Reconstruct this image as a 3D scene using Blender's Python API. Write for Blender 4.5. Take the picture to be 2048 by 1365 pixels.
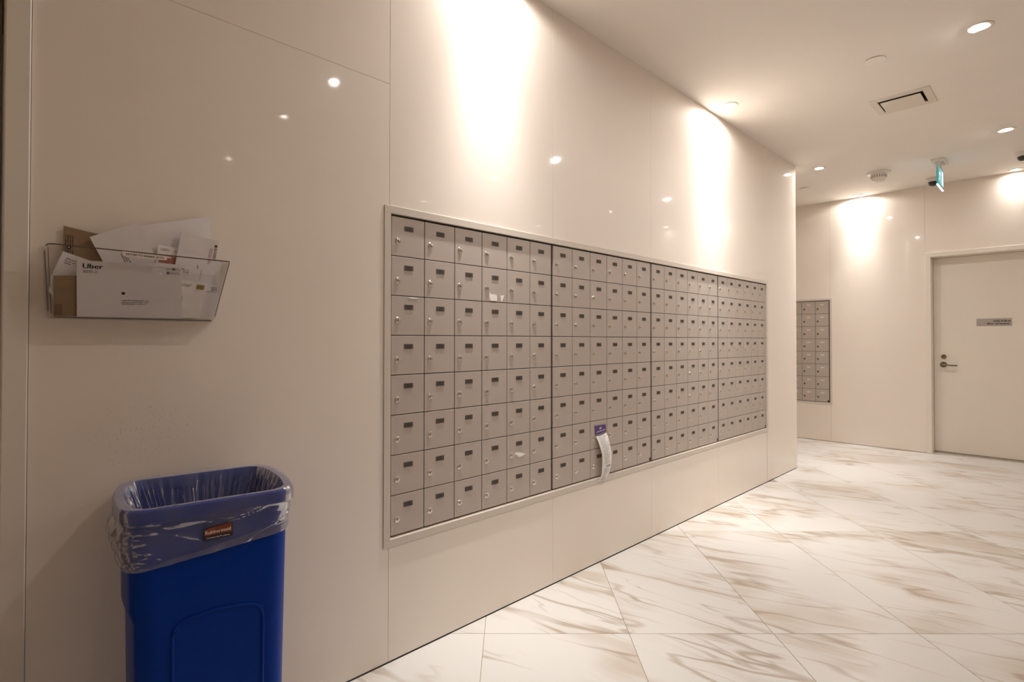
import bpy, bmesh, math, random
from mathutils import Vector, Matrix, noise
PI = math.pi
scene = bpy.context.scene
C = scene.collection
for o in list(bpy.data.objects):
    bpy.data.objects.remove(o)

# ------------------------------------------------------------------ camera
cam_d = bpy.data.cameras.new('camera')
cam = bpy.data.objects.new('camera', cam_d); C.objects.link(cam)
YAW, PITCH, ROLL = 0.7962, 0.0125, 0.0006
fw = Vector((math.cos(YAW)*math.cos(PITCH), math.sin(YAW)*math.cos(PITCH), math.sin(PITCH)))
rt = Vector((math.sin(YAW), -math.cos(YAW), 0)); up = rt.cross(fw)
r2 = rt*math.cos(ROLL)+up*math.sin(ROLL); u2 = up*math.cos(ROLL)-rt*math.sin(ROLL)
CAM = Vector((0, -1.823, 1.24))
m = Matrix((r2, u2, -fw)).transposed().to_4x4(); m.translation = CAM
cam.matrix_world = m
cam_d.sensor_fit = 'HORIZONTAL'; cam_d.sensor_width = 36
cam_d.lens = 1080.38/2048*36
cam_d.shift_y = -(682.5-667.18)/2048
cam_d.clip_start = 0.02
scene.camera = cam

# ------------------------------------------------------------------ world, exposure
w = bpy.data.worlds.new('world'); scene.world = w; w.use_nodes = True
bg = w.node_tree.nodes['Background']
bg.inputs[0].default_value = (1, .9, .8, 1); bg.inputs[1].default_value = 0.02
scene.view_settings.view_transform = 'Standard'
scene.view_settings.look = 'None'
scene.view_settings.gamma = 1
scene.view_settings.use_curve_mapping = False
scene.view_settings.exposure = 0.67
scene.cycles.transparent_max_bounces = 24
scene.cycles.max_bounces = 14
scene.cycles.diffuse_bounces = 9
LAMP_COL = (1.0, .95, .90)
LAMP_W = 24.0          # each ceiling downlight
WASH_W = 98.0          # the row close to the mailbox wall
LENS_EMIT = 42.0
HC = 2.9415            # ceiling height
XE, XB = 5.655, 7.422  # end of the mailbox wall, far wall

# ------------------------------------------------------------------ helpers
def tag(o, label=None, cat=None, group=None, kind=None):
    if label: o['label'] = label
    if cat: o['category'] = cat
    if group: o['group'] = group
    if kind: o['kind'] = kind
    return o

def empty(name, loc=(0, 0, 0), rz=0, parent=None):
    o = bpy.data.objects.new(name, None); C.objects.link(o)
    o.empty_display_size = .1
    o.location = loc; o.rotation_euler = (0, 0, rz)
    if parent: o.parent = parent
    return o

_font = {}
def glyph(ch):
    if ch in _font: return _font[ch]
    cu = bpy.data.curves.new('glyph', 'FONT'); cu.body = ch; cu.size = 1; cu.resolution_u = 3
    ob = bpy.data.objects.new('glyph', cu); C.objects.link(ob)
    bpy.context.view_layer.update()
    dg = bpy.context.evaluated_depsgraph_get()
    me = bpy.data.meshes.new_from_object(ob.evaluated_get(dg))
    vs = [(v.co.x, v.co.y) for v in me.vertices]
    fs = [tuple(p.vertices) for p in me.polygons]
    # advance: measure the letter followed by a bar
    xs = [v[0] for v in vs] or [0, .25]
    adv = max(xs)+.09 if vs else .28
    lo = min(xs) if vs else 0
    bpy.data.objects.remove(ob); bpy.data.curves.remove(cu); bpy.data.meshes.remove(me)
    _font[ch] = (vs, fs, adv, lo)
    return _font[ch]

class MB:
    def __init__(s):
        s.v = []; s.f = []; s.m = []; s.sm = []
    def add(s, vs, fs, mi=0, smooth=False):
        b = len(s.v); s.v += [tuple(p) for p in vs]
        for f in fs:
            s.f.append(tuple(i+b for i in f)); s.m.append(mi); s.sm.append(smooth)
    def box(s, x0, x1, y0, y1, z0, z1, mi=0):
        vs = [(x, y, z) for x in (x0, x1) for y in (y0, y1) for z in (z0, z1)]
        s.add(vs, [(0, 1, 3, 2), (4, 6, 7, 5), (0, 4, 5, 1), (2, 3, 7, 6), (0, 2, 6, 4), (1, 5, 7, 3)], mi)
    def plate(s, pts, fr, th, mi=0):
        """prism: list of points moved by vector th"""
        n = len(pts); q = [Vector(p)+Vector(th) for p in pts]
        s.add(list(pts)+q, [tuple(range(n)), tuple(range(2*n-1, n-1, -1))]+[(i, i+n, (i+1) % n+n, (i+1) % n) for i in range(n)], mi)
    def lathe(s, prof, n=32, mi=0, axis='z', c=(0, 0, 0), smooth=True, cap=True):
        vs = []
        for (r, h) in prof:
            for i in range(n):
                a = 2*PI*i/n; x, y = r*math.cos(a), r*math.sin(a)
                p = (x, y, h) if axis == 'z' else ((x, h, y) if axis == 'y' else (h, x, y))
                vs.append((p[0]+c[0], p[1]+c[1], p[2]+c[2]))
        fs = []
        for k in range(len(prof)-1):
            for i in range(n):
                j = (i+1) % n
                fs.append((k*n+i, k*n+j, (k+1)*n+j, (k+1)*n+i))
        if cap:
            fs.append(tuple(range(n-1, -1, -1))); fs.append(tuple(range((len(prof)-1)*n, len(prof)*n)))
        s.add(vs, fs, mi, smooth)
    def tube(s, pts, r, n=8, mi=0, closed=False):
        P = [Vector(p) for p in pts]; vs = []
        N = len(P)
        for i, p in enumerate(P):
            a = P[max(i-1, 0)]; b = P[min(i+1, N-1)]
            d = (b-a).normalized()
            u = d.cross(Vector((0.13, .21, .97)))
            if u.length < .05: u = d.cross(Vector((1, 0, 0)))
            u.normalize(); v = d.cross(u)
            rr = r[i] if isinstance(r, (list, tuple)) else r
            for k in range(n):
                t = 2*PI*k/n; vs.append(p+u*math.cos(t)*rr+v*math.sin(t)*rr)
        fs = [(i*n+k, i*n+(k+1) % n, (i+1)*n+(k+1) % n, (i+1)*n+k) for i in range(N-1) for k in range(n)]
        fs += [tuple(range(n-1, -1, -1)), tuple(range((N-1)*n, N*n))]
        s.add(vs, fs, mi, True)
    def text(s, st, org, ux, uz, size, mi=0, align='l', sx=1.0, bold=0.0):
        org = Vector(org); ux = Vector(ux); uz = Vector(uz)
        W = sum(glyph(c)[2]-glyph(c)[3]+.03 for c in st)*size*sx
        x = {'l': 0, 'c': -W/2, 'r': -W}[align]
        for c in st:
            vs, fs, adv, lo = glyph(c)
            for dx in ((0, bold) if bold else (0,)):
                s.add([org+ux*(x+((p[0]-lo)*size+dx*size)*sx)+uz*(p[1]*size) for p in vs], fs, mi)
            x += (adv-lo+.03)*size*sx
        return W
    def scribble(s, org, ux, uz, width, h, rng, mi=0, words=3):
        """small print too small to read: runs of short strokes"""
        org = Vector(org); ux = Vector(ux); uz = Vector(uz); x = 0
        cut = sorted(rng.uniform(.15, .9)*width for _ in range(words-1))
        while x < width:
            if any(abs(x-c) < h*.35 for c in cut): x += h*.45; continue
            wv = h*rng.uniform(.18, .4); hh = h*rng.choice((.62, .62, .7, 1))
            a = org+ux*x
            s.add([a, a+ux*wv, a+ux*wv+uz*hh, a+uz*hh], [(0, 1, 2, 3)], mi)
            x += wv+h*.16
    def mesh(s, name, mats, bevel=0, merge=False):
        me = bpy.data.meshes.new(name); me.from_pydata(s.v, [], s.f)
        for mt in mats: me.materials.append(mt)
        for p, mi, sm in zip(me.polygons, s.m, s.sm):
            p.material_index = mi; p.use_smooth = sm
        if bevel:
            bm = bmesh.new(); bm.from_mesh(me)
            bmesh.ops.bevel(bm, geom=list(bm.edges), offset=bevel, segments=1, affect='EDGES', profile=.5)
            bm.to_mesh(me); bm.free()
        if any(s.sm): me.set_sharp_from_angle(angle=math.radians(38))
        me.update()
        return me
    def build(s, name, mats, parent=None, bevel=0, loc=None, rot=None):
        if not isinstance(mats, (list, tuple)): mats = [mats]
        o = bpy.data.objects.new(name, s.mesh(name, mats, bevel)); C.objects.link(o)
        if parent: o.parent = parent
        if loc: o.location = loc
        if rot: o.rotation_euler = rot
        return o

# ------------------------------------------------------------------ materials
def mat(name, col, rough=.5, metal=0, spec=.5, vary=.04, scale=30, bump=0, coat=0, emit=None, estr=0, alpha=1):
    mt = bpy.data.materials.new(name); mt.use_nodes = True
    nt = mt.node_tree; N = nt.nodes; L = nt.links; b = N['Principled BSDF']
    b.inputs['Roughness'].default_value = rough; b.inputs['Metallic'].default_value = metal
    b.inputs['Specular IOR Level'].default_value = spec
    if coat:
        b.inputs['Coat Weight'].default_value = coat; b.inputs['Coat Roughness'].default_value = .03
    tc = N.new('ShaderNodeTexCoord'); nz = N.new('ShaderNodeTexNoise'); nz.inputs['Scale'].default_value = scale
    nz.inputs['Detail'].default_value = 3
    L.new(tc.outputs['Object'], nz.inputs['Vector'])
    r = N.new('ShaderNodeValToRGB')
    r.color_ramp.elements[0].position = .3; r.color_ramp.elements[1].position = .7
    r.color_ramp.elements[0].color = tuple(c*(1-vary) for c in col)+(1,)
    r.color_ramp.elements[1].color = tuple(min(1, c*(1+vary)) for c in col)+(1,)
    L.new(nz.outputs['Fac'], r.inputs['Fac']); L.new(r.outputs['Color'], b.inputs['Base Color'])
    if bump:
        bp = N.new('ShaderNodeBump'); bp.inputs['Strength'].default_value = bump; bp.inputs['Distance'].default_value = .002
        L.new(nz.outputs['Fac'], bp.inputs['Height']); L.new(bp.outputs['Normal'], b.inputs['Normal'])
    if emit:
        b.inputs['Emission Color'].default_value = emit+(1,); b.inputs['Emission Strength'].default_value = estr
    if alpha < 1: b.inputs['Alpha'].default_value = alpha
    return mt

WALLC = (.86, .785, .71)
M = {}
M['panel'] = mat('wall_panel_gloss', WALLC, rough=.035, spec=.30, vary=.012, scale=2.2)
M['paint'] = mat('ivory_paint', (.82, .76, .68), rough=.45, vary=.015, scale=3)
M['taupe'] = mat('taupe_bounce_cut', (.62, .55, .48), rough=.6, vary=.02, scale=3)  # unseen right wall, toned darker to cut light bounced onto the ceiling
M['ceil'] = mat('ceiling_paint', (.86, .81, .75), rough=.75, vary=.012, scale=3)
M['core'] = mat('panel_core_brown', (.34, .25, .18), rough=.8, vary=.2, scale=40)
M['frame'] = mat('frame_metal_paint', (.66, .59, .52), rough=.35, vary=.02, scale=8)
M['box'] = mat('mailbox_grey_metal', (.51, .445, .40), rough=.42, metal=.2, vary=.03, scale=9)
M['housing'] = mat('housing_dark', (.05, .036, .027), rough=.6, vary=.1)
M['plate'] = mat('number_plate_charcoal', (.085, .068, .055), rough=.45, vary=.12, scale=200)
M['plate2'] = mat('number_plate_painted_sheen', (.70, .64, .59), rough=.35, vary=.05, scale=60)  # far-bank number plates; the light they reflect is put into the pale colour
M['ink'] = mat('ink_black', (.02, .016, .014), rough=.6)
M['inkgrey'] = mat('ink_grey', (.16, .13, .125), rough=.7)
M['chrome'] = mat('lock_chrome', (.78, .72, .66), rough=.18, metal=1, vary=.02)
M['keyhole'] = mat('keyhole_black', (.03, .022, .018), rough=.5)
M['black'] = mat('black_plastic', (.018, .016, .015), rough=.3)
M['paper'] = mat('white_paper', (.76, .725, .73), rough=.75, vary=.02, scale=25)
M['paper2'] = mat('bright_paper', (.87, .84, .82), rough=.75, vary=.02, scale=25)
M['kraft'] = mat('kraft_paper', (.30, .20, .115), rough=.8, vary=.07, scale=40)
M['kraft2'] = mat('kraft_dark', (.20, .125, .06), rough=.7)
M['red'] = mat('red_print', (.42, .13, .10), rough=.7)
M['gold'] = mat('stamp_gold', (.30, .20, .05), rough=.6, vary=.5, scale=120)
M['purple'] = mat('purple_print', (.085, .04, .20), rough=.5)
M['blue'] = mat('blue_plastic', (.0006, .036, .31), rough=.36, spec=.12, vary=.05, scale=60, bump=.05)
M['lab_black'] = mat('label_black', (.03, .014, .016), rough=.4)
M['lab_red'] = mat('label_red', (.25, .06, .035), rough=.4, vary=.2, scale=60)
M['lab_white'] = mat('label_white', (.85, .76, .72), rough=.4)
M['white'] = mat('white_plastic', (.72, .66, .59), rough=.4, vary=.02)
M['vent'] = mat('vent_enamel', (.70, .64, .55), rough=.35, vary=.02)
M['bronze'] = mat('satin_bronze', (.22, .17, .12), rough=.35, metal=.8, vary=.05)
M['sign'] = mat('sign_silver', (.45, .395, .36), rough=.4, metal=.3, vary=.03)
M['duct'] = mat('duct_grey', (.12, .105, .09), rough=.6)
M['thresh'] = mat('threshold_metal', (.50, .44, .36), rough=.4, metal=.4)
M['grout'] = mat('grout', (.40, .33, .27), rough=.85, vary=.1, scale=60)
M['lens'] = mat('lamp_lens', (1, 1, 1), rough=.4, vary=0, emit=(1, .95, .89), estr=LENS_EMIT)
M['exit_green'] = mat('exit_green', (.02, .23, .20), rough=.3, vary=.25, scale=25, emit=(.05, .42, .40), estr=.35)
M['exit_white'] = mat('exit_white', (.75, .85, .92), rough=.3, emit=(.55, .75, 1), estr=.55)
M['dark_door'] = mat('door_edge_brown', (.20, .15, .11), rough=.5, vary=.06)

def clear(name, col, facing, body, rough=.08, tint=(1, 1, 1), gloss=1.0):
    """thin clear sheet: see-through, milky at grazing angles, glossy"""
    mt = bpy.data.materials.new(name); mt.use_nodes = True
    nt = mt.node_tree; N = nt.nodes; L = nt.links
    for n in list(N): N.remove(n)
    out = N.new('ShaderNodeOutputMaterial'); tr = N.new('ShaderNodeBsdfTransparent'); tr.inputs[0].default_value = tint+(1,)
    df = N.new('ShaderNodeBsdfDiffuse'); df.inputs[0].default_value = col+(1,)
    tl = N.new('ShaderNodeBsdfTranslucent'); tl.inputs[0].default_value = col+(1,)
    dm = N.new('ShaderNodeMixShader'); dm.inputs[0].default_value = .35
    L.new(df.outputs[0], dm.inputs[1]); L.new(tl.outputs[0], dm.inputs[2])
    gl = N.new('ShaderNodeBsdfGlossy'); gl.inputs['Roughness'].default_value = rough
    lw = N.new('ShaderNodeLayerWeight'); lw.inputs[0].default_value = .5
    pw = N.new('ShaderNodeMath'); pw.operation = 'POWER'; pw.inputs[1].default_value = 2.0
    L.new(lw.outputs['Facing'], pw.inputs[0])
    ma = N.new('ShaderNodeMath'); ma.operation = 'MULTIPLY_ADD'; ma.inputs[1].default_value = facing; ma.inputs[2].default_value = body
    L.new(pw.outputs[0], ma.inputs[0])
    tc = N.new('ShaderNodeTexCoord'); nz = N.new('ShaderNodeTexNoise'); nz.inputs['Scale'].default_value = 14
    L.new(tc.outputs['Object'], nz.inputs['Vector'])
    m3 = N.new('ShaderNodeMath'); m3.operation = 'MULTIPLY'; L.new(ma.outputs[0], m3.inputs[0])
    mr = N.new('ShaderNodeMapRange'); mr.inputs[1].default_value = .3; mr.inputs[2].default_value = .7; mr.inputs[3].default_value = .75; mr.inputs[4].default_value = 1.2
    L.new(nz.outputs['Fac'], mr.inputs[0]); L.new(mr.outputs[0], m3.inputs[1])
    a = N.new('ShaderNodeMixShader'); L.new(m3.outputs[0], a.inputs[0]); L.new(tr.outputs[0], a.inputs[1]); L.new(dm.outputs[0], a.inputs[2])
    fr = N.new('ShaderNodeFresnel'); fr.inputs[0].default_value = 1.45
    b = N.new('ShaderNodeMixShader'); fm = N.new('ShaderNodeMath'); fm.operation = 'MULTIPLY'; fm.inputs[1].default_value = gloss; L.new(fr.outputs[0], fm.inputs[0]); L.new(fm.outputs[0], b.inputs[0]); L.new(a.outputs[0], b.inputs[1]); L.new(gl.outputs[0], b.inputs[2])
    L.new(b.outputs[0], out.inputs[0])
    return mt
M['film'] = clear('bag_film', (.62, .61, .68), .50, .21, .16, (1, 1, 1), .5)
M['acrylic'] = clear('clear_acrylic', (.50, .46, .45), .12, .008, .04, (.997, .996, .995), .45)
M['acrylic_edge'] = mat('acrylic_edge', (.13, .095, .075), rough=.2)

def marble():
    mt = bpy.data.materials.new('marble_tile'); mt.use_nodes = True
    nt = mt.node_tree; N = nt.nodes; L = nt.links; b = N['Principled BSDF']
    b.inputs['Roughness'].default_value = .30; b.inputs['Specular IOR Level'].default_value = .35
    tc = N.new('ShaderNodeTexCoord'); oi = N.new('ShaderNodeAttribute'); oi.attribute_type = 'OBJECT'; oi.attribute_name = 'seed'
    mu = N.new('ShaderNodeMath'); mu.operation = 'MULTIPLY'; mu.inputs[1].default_value = 57.0
    L.new(oi.outputs['Fac'], mu.inputs[0])
    ad = N.new('ShaderNodeVectorMath'); ad.operation = 'ADD'
    L.new(tc.outputs['Object'], ad.inputs[0]); L.new(mu.outputs[0], ad.inputs[1])
    # low frequency warp of the veins
    wn = N.new('ShaderNodeTexNoise'); wn.inputs['Scale'].default_value = 1.6; wn.inputs['Detail'].default_value = 3
    L.new(ad.outputs[0], wn.inputs['Vector'])
    wm = N.new('ShaderNodeVectorMath'); wm.operation = 'MULTIPLY_ADD'; wm.inputs[1].default_value = (.13, .13, .0)
    L.new(wn.outputs['Color'], wm.inputs[0]); L.new(ad.outputs[0], wm.inputs[2])
    def veins(ang, sx, sy, sc, lo, hi, det=2.5):
        vr = N.new('ShaderNodeVectorRotate'); vr.rotation_type = 'Z_AXIS'; vr.inputs['Angle'].default_value = ang
        L.new(wm.outputs[0], vr.inputs['Vector'])
        ms = N.new('ShaderNodeVectorMath'); ms.operation = 'MULTIPLY'; ms.inputs[1].default_value = (sx, sy, 1)
        L.new(vr.outputs[0], ms.inputs[0])
        nz = N.new('ShaderNodeTexNoise'); nz.inputs['Scale'].default_value = sc; nz.inputs['Detail'].default_value = det
        nz.inputs['Roughness'].default_value = .55
        L.new(ms.outputs[0], nz.inputs['Vector'])
        s1 = N.new('ShaderNodeMath'); s1.operation = 'SUBTRACT'; s1.inputs[1].default_value = .5; L.new(nz.outputs['Fac'], s1.inputs[0])
        s2 = N.new('ShaderNodeMath'); s2.operation = 'ABSOLUTE'; L.new(s1.outputs[0], s2.inputs[0])
        mr = N.new('ShaderNodeMapRange'); mr.interpolation_type = 'SMOOTHSTEP'
        mr.inputs[1].default_value = lo; mr.inputs[2].default_value = hi; mr.inputs[3].default_value = 1; mr.inputs[4].default_value = 0
        L.new(s2.outputs[0], mr.inputs[0])
        return mr.outputs[0]
    A1 = -math.radians(VEIN)
    thin = veins(A1, .55, 3.0, 1.25, 0.0, .022)
    thin2 = veins(A1+.12, .6, 4.5, 1.5, 0.0, .016)
    band = veins(A1, .40, 2.2, 1.0, 0.0, .085, 5)
    # where veining happens at all
    pn = N.new('ShaderNodeTexNoise'); pn.inputs['Scale'].default_value = 1.9; pn.inputs['Detail'].default_value = 2
    L.new(ad.outputs[0], pn.inputs['Vector'])
    pm = N.new('ShaderNodeMapRange'); pm.inputs[1].default_value = .44; pm.inputs[2].default_value = .60
    L.new(pn.outputs['Fac'], pm.inputs[0])
    pm2 = N.new('ShaderNodeMapRange'); pm2.inputs[1].default_value = .36; pm2.inputs[2].default_value = .56
    L.new(pn.outputs['Fac'], pm2.inputs[0])
    def mul(x, y):
        q = N.new('ShaderNodeMath'); q.operation = 'MULTIPLY'
        for i, k in enumerate((x, y)):
            if isinstance(k, float): q.inputs[i].default_value = k
            else: L.new(k, q.inputs[i])
        return q.outputs[0]
    def mixc(fac, c1, c2):
        q = N.new('ShaderNodeMix'); q.data_type = 'RGBA'
        L.new(fac, q.inputs[0])
        if isinstance(c1, tuple): q.inputs[6].default_value = c1+(1,)
        else: L.new(c1, q.inputs[6])
        q.inputs[7].default_value = c2+(1,)
        return q.outputs[2]
    base = (.69, .672, .645)
    c = mixc(mul(band, mul(pm.outputs[0], .60)), base, (.50, .41, .32))
    c = mixc(mul(thin2, mul(pm.outputs[0], .55)), c, (.38, .305, .24))
    c = mixc(mul(thin, mul(pm2.outputs[0], .75)), c, (.37, .285, .205))
    L.new(c, b.inputs['Base Color'])
    return mt
VEIN = -30
M['marble'] = marble()

# dirt speckle on the low left wall panel (scuffs above the bin)
def scuffed():
    mt = M['panel'].copy(); mt.name = 'wall_panel_scuffed'
    nt = mt.node_tree; N = nt.nodes; L = nt.links; b = N['Principled BSDF']
    src = b.inputs['Base Color'].links[0].from_socket
    tc = N.new('ShaderNodeTexCoord'); sp = N.new('ShaderNodeTexNoise'); sp.inputs['Scale'].default_value = 130; sp.inputs['Detail'].default_value = 4
    L.new(tc.outputs['Object'], sp.inputs['Vector'])
    mr = N.new('ShaderNodeMapRange'); mr.inputs[1].default_value = .60; mr.inputs[2].default_value = .70; L.new(sp.outputs['Fac'], mr.inputs[0])
    d = N.new('ShaderNodeVectorMath'); d.operation = 'DISTANCE'; d.inputs[1].default_value = (.33, 0, .985)
    st = N.new('ShaderNodeVectorMath'); st.operation = 'MULTIPLY'; st.inputs[1].default_value = (1, 0, 1.3)
    L.new(tc.outputs['Object'], st.inputs[0])
    d.inputs[1].default_value = (.32, 0, .985*1.3)
    L.new(st.outputs[0], d.inputs[0])
    m2 = N.new('ShaderNodeMapRange'); m2.inputs[1].default_value = .03; m2.inputs[2].default_value = .17; m2.inputs[3].default_value = .5; m2.inputs[4].default_value = 0
    L.new(d.outputs['Value'], m2.inputs[0])
    mu = N.new('ShaderNodeMath'); mu.operation = 'MULTIPLY'; L.new(mr.outputs[0], mu.inputs[0]); L.new(m2.outputs[0], mu.inputs[1])
    mx = N.new('ShaderNodeMix'); mx.data_type = 'RGBA'; L.new(mu.outputs[0], mx.inputs[0]); L.new(src, mx.inputs[6]); mx.inputs[7].default_value = (.30, .24, .19, 1)
    L.new(mx.outputs[2], b.inputs['Base Color'])
    return mt
M['scuff'] = scuffed()

# ------------------------------------------------------------------ floor
YR, XL, YC = -4.8, -1.5, 3.2      # right wall, wall behind the camera, end of the side corridor
b = MB()
b.box(XL, XB+.16, YR, .0, -.12, -.002); b.box(XE, XB+.16, 0, YC, -.12, -.002)
floor = tag(b.build('floor', M['grout']), 'pale marble tile floor with brown veins laid on the diagonal', kind='structure')
TA = PI/4+.0107
td = Vector((math.cos(TA), math.sin(TA))); sd = Vector((math.sin(TA), -math.cos(TA)))
foot = Vector((0, -1.823)); G0, T0, TW, TL, GAP = .4947, 2.2978, .6105, 1.2205, .0013
def clip(poly, n, d):
    out = []
    for i in range(len(poly)):
        a, c = poly[i], poly[(i+1) % len(poly)]
        da, dc = a.dot(n)-d, c.dot(n)-d
        if da <= 0: out.append(a)
        if (da < 0) != (dc < 0) and abs(da-dc) > 1e-9: out.append(a+(c-a)*(da/(da-dc)))
    return out
rng = random.Random(5)
for i in range(-14, 14):
    for j in range(-7, 7):
        s0, t0 = G0+i*TW+GAP, T0+j*TL+GAP; s1, t1 = G0+(i+1)*TW-GAP, T0+(j+1)*TL-GAP
        poly = [foot+sd*s+td*t for s, t in ((s0, t0), (s1, t0), (s1, t1), (s0, t1))]
        ctr = foot+sd*(s0+s1)/2+td*(t0+t1)/2
        poly = clip(poly, Vector((1, 0)), XB+.155); poly = clip(poly, Vector((-1, 0)), -XL); poly = clip(poly, Vector((0, -1)), -YR)
        if len(poly) < 3: continue
        both = min(p.x for p in poly) < XE < max(p.x for p in poly) and max(p.y for p in poly) > 0
        pieces = [clip(poly, Vector((0, 1)), -.001)] if min(p.x for p in poly) < XE else [clip(poly, Vector((0, 1)), YC)]
        if both: pieces.append(clip(clip(clip(poly, Vector((-1, 0)), -XE-.001), Vector((0, -1)), .0), Vector((0, 1)), YC))
        for poly in pieces:
            if len(poly) < 3: continue
            area = abs(sum(poly[k].x*poly[(k+1) % len(poly)].y-poly[(k+1) % len(poly)].x*poly[k].y for k in range(len(poly))))/2
            if area < .004: continue
            # leave out tiles well outside the view
            if max((p-foot).dot(td) for p in poly) < .9: continue
            loc = [Vector(((p-ctr).dot(sd), (p-ctr).dot(td), 0)) for p in poly]
            a2 = sum(loc[k].x*loc[(k+1) % len(loc)].y-loc[(k+1) % len(loc)].x*loc[k].y for k in range(len(loc)))
            if a2 < 0: loc.reverse()
            bm_ = MB(); n = len(loc)
            inset = [p*(1-.0008/max(p.length, .05)) for p in loc]
            vs = [Vector((p.x, p.y, -.002)) for p in loc]+[Vector((p.x, p.y, -.0006)) for p in loc]+[Vector((p.x, p.y, 0)) for p in inset]
            fs = [tuple(range(2*n, 3*n)), tuple(range(n-1, -1, -1))]
            for k in range(n):
                q = (k+1) % n
                fs += [(k, q, n+q, n+k), (n+k, n+q, 2*n+q, 2*n+k)]
            bm_.add(vs, fs)
            o = bm_.build('tile', M['marble'], floor, loc=(ctr.x, ctr.y, 0), rot=(0, 0, math.atan2(sd.y, sd.x)))
            o['seed'] = ((i*7919+j*104729) % 997)/997.0

# ------------------------------------------------------------------ ceiling (with openings for the lights and the vent)
LX = [1.635, 3.845, 5.886, 7.312]
LIGHTS = [(x, -.145) for x in LX]
LIGHTS += [(1.64, -1.535), (3.848, -1.522), (5.886, -1.515), (7.335, -1.50)]
LIGHTS += [(1.625, -2.33), (3.83, -2.345), (5.93, -2.37), (7.33, -2.36), (1.633, -3.65), (3.84, -3.65), (5.9, -3.65)]
HL = .038
VX0, VX1, VY0, VY1 = 4.545, 4.77, -1.165, -.905
holes = [(x-HL, x+HL, y-HL, y+HL) for x, y in LIGHTS]+[(VX0, VX1, VY0, VY1)]
xs = sorted(set([XL, XE, XB+.02]+[h[0] for h in holes]+[h[1] for h in holes]))
ys = sorted(set([YR, .012, YC]+[h[2] for h in holes]+[h[3] for h in holes]))
b = MB(); idx = {}
def vid(x, y):
    if (x, y) not in idx: idx[(x, y)] = len(b.v); b.v.append((x, y, HC))
    return idx[(x, y)]
for i in range(len(xs)-1):
    for j in range(len(ys)-1):
        cx, cy = (xs[i]+xs[i+1])/2, (ys[j]+ys[j+1])/2
        if cy > .012 and cx < XE: continue
        if any(h[0] < cx < h[1] and h[2] < cy < h[3] for h in holes): continue
        b.f.append((vid(xs[i], ys[j]), vid(xs[i], ys[j+1]), vid(xs[i+1], ys[j+1]), vid(xs[i+1], ys[j]))); b.m.append(0); b.sm.append(False)
b.box(XL, XB+.3, YR, YC, HC+.16, HC+.22)
tag(b.build('ceiling', M['ceil']), 'smooth warm white ceiling with recessed lights', kind='structure')

# ------------------------------------------------------------------ mailbox wall
OX0, OX1, OZ0, OZ1 = 1.120, 4.902, .466, 1.738     # opening for the mailboxes
b = MB()
Y0, Y1 = .012, .42
b.box(.045, OX0, Y0, Y1, 0, HC); b.box(OX1, XE, Y0, Y1, 0, HC)
b.box(OX0, OX1, Y0, Y1, 0, OZ0); b.box(OX0, OX1, Y0, Y1, OZ1, HC); b.box(OX0, OX1, .33, Y1, OZ0, OZ1)
b.box(-.96, .045, Y0, Y1, 2.166, HC); b.box(XL, -.96, Y0, Y1, 0, HC)
wall = tag(b.build('wall_left', M['core']), 'glossy ivory panelled wall holding the long bank of mailboxes', kind='structure')
def panel(x0, x1, z0, z1, mt=None, par=None, y=0, notch=None):
    q = MB(); g = .0005
    x0 += g; x1 -= g; z0 += g; z1 -= g
    if notch:   # frame overlaps: panel cut back around the opening on the right
        nx, na, nb = notch
        pts = [(x0, 0, z0), (x1, 0, z0), (x1, 0, na), (nx, 0, na), (nx, 0, nb), (x1, 0, nb), (x1, 0, z1), (x0, 0, z1)]
        q.plate(pts, None, (0, .0112, 0))
        bmm = q.build('wall_panel', mt or M['panel'], par or wall)
        return bmm
    q.box(x0, x1, 0, .0112, z0, z1)
    return q.build('wall_panel', mt or M['panel'], par or wall, bevel=.0006)
SE = [.081, 1.120, 2.075, 3.013, 3.955, 4.909, XE]
panel(.081, 1.120, .005, 2.235, M['scuff']); panel(.081, 1.120, 2.235, HC)
for k in range(1, 5):
    panel(SE[k], min(SE[k+1], OX1) if k == 4 else SE[k+1], .005, OZ0-.003); panel(SE[k], SE[k+1], OZ1+.003, HC)
panel(4.909, XE, .005, HC)
panel(XL, -.96, .005, HC); panel(-.96, .081, 2.205, HC)
# end face cover of the wall, turned to the side corridor
q = MB(); q.box(XE, XE+.004, .0, Y1, 0, HC); q.build('end_panel', M['panel'], wall)
b = MB(); b.box(XE-1.5, XE, Y1, Y1+.12, 0, HC); b.box(XE-.02, XE+.004, Y1, YC, 0, HC)
tag(b.build('wall_corridor', M['paint']), 'side corridor wall behind the corner of the mailbox wall', kind='structure')

# ------------------------------------------------------------------ far wall with door
DY0, DY1, DZ = -1.725, -.807, 2.152
BO0, BO1 = .182, 1.135
b = MB(); X0, X1 = XB+.012, XB+.40
b.box(X0, X1, BO1, YC, 0, HC); b.box(X0, X1, DY1+.013, BO0, 0, HC); b.box(X0, X1, BO0, BO1, 0, OZ0); b.box(X0, X1, BO0, BO1, OZ1, HC)
b.box(XB+.34, X1, BO0, BO1, OZ0, OZ1)
b.box(X0, X1, DY0-.013, DY1+.013, DZ+.013, HC); b.box(X0, X1, YR, DY0-.013, 0, HC)
wallb = tag(b.build('wall_back', M['core']), 'far ivory panelled wall with a pale door and small mailbox bank', kind='structure')
def panelb(y0, y1, z0, z1):
    q = MB(); g = .0005
    q.box(XB, XB+.0112, y0+g, y1-g, z0+g, z1-g)
    return q.build('wall_panel', M['panel'], wallb, bevel=.0006)
panelb(-.758, .178, .004, HC); panelb(.178, BO1+.003, .004, OZ0-.003); panelb(.178, BO1+.003, OZ1+.003, HC)
panelb(BO1+.003, 2.08, .004, HC); panelb(2.08, YC, .004, HC)
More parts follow.
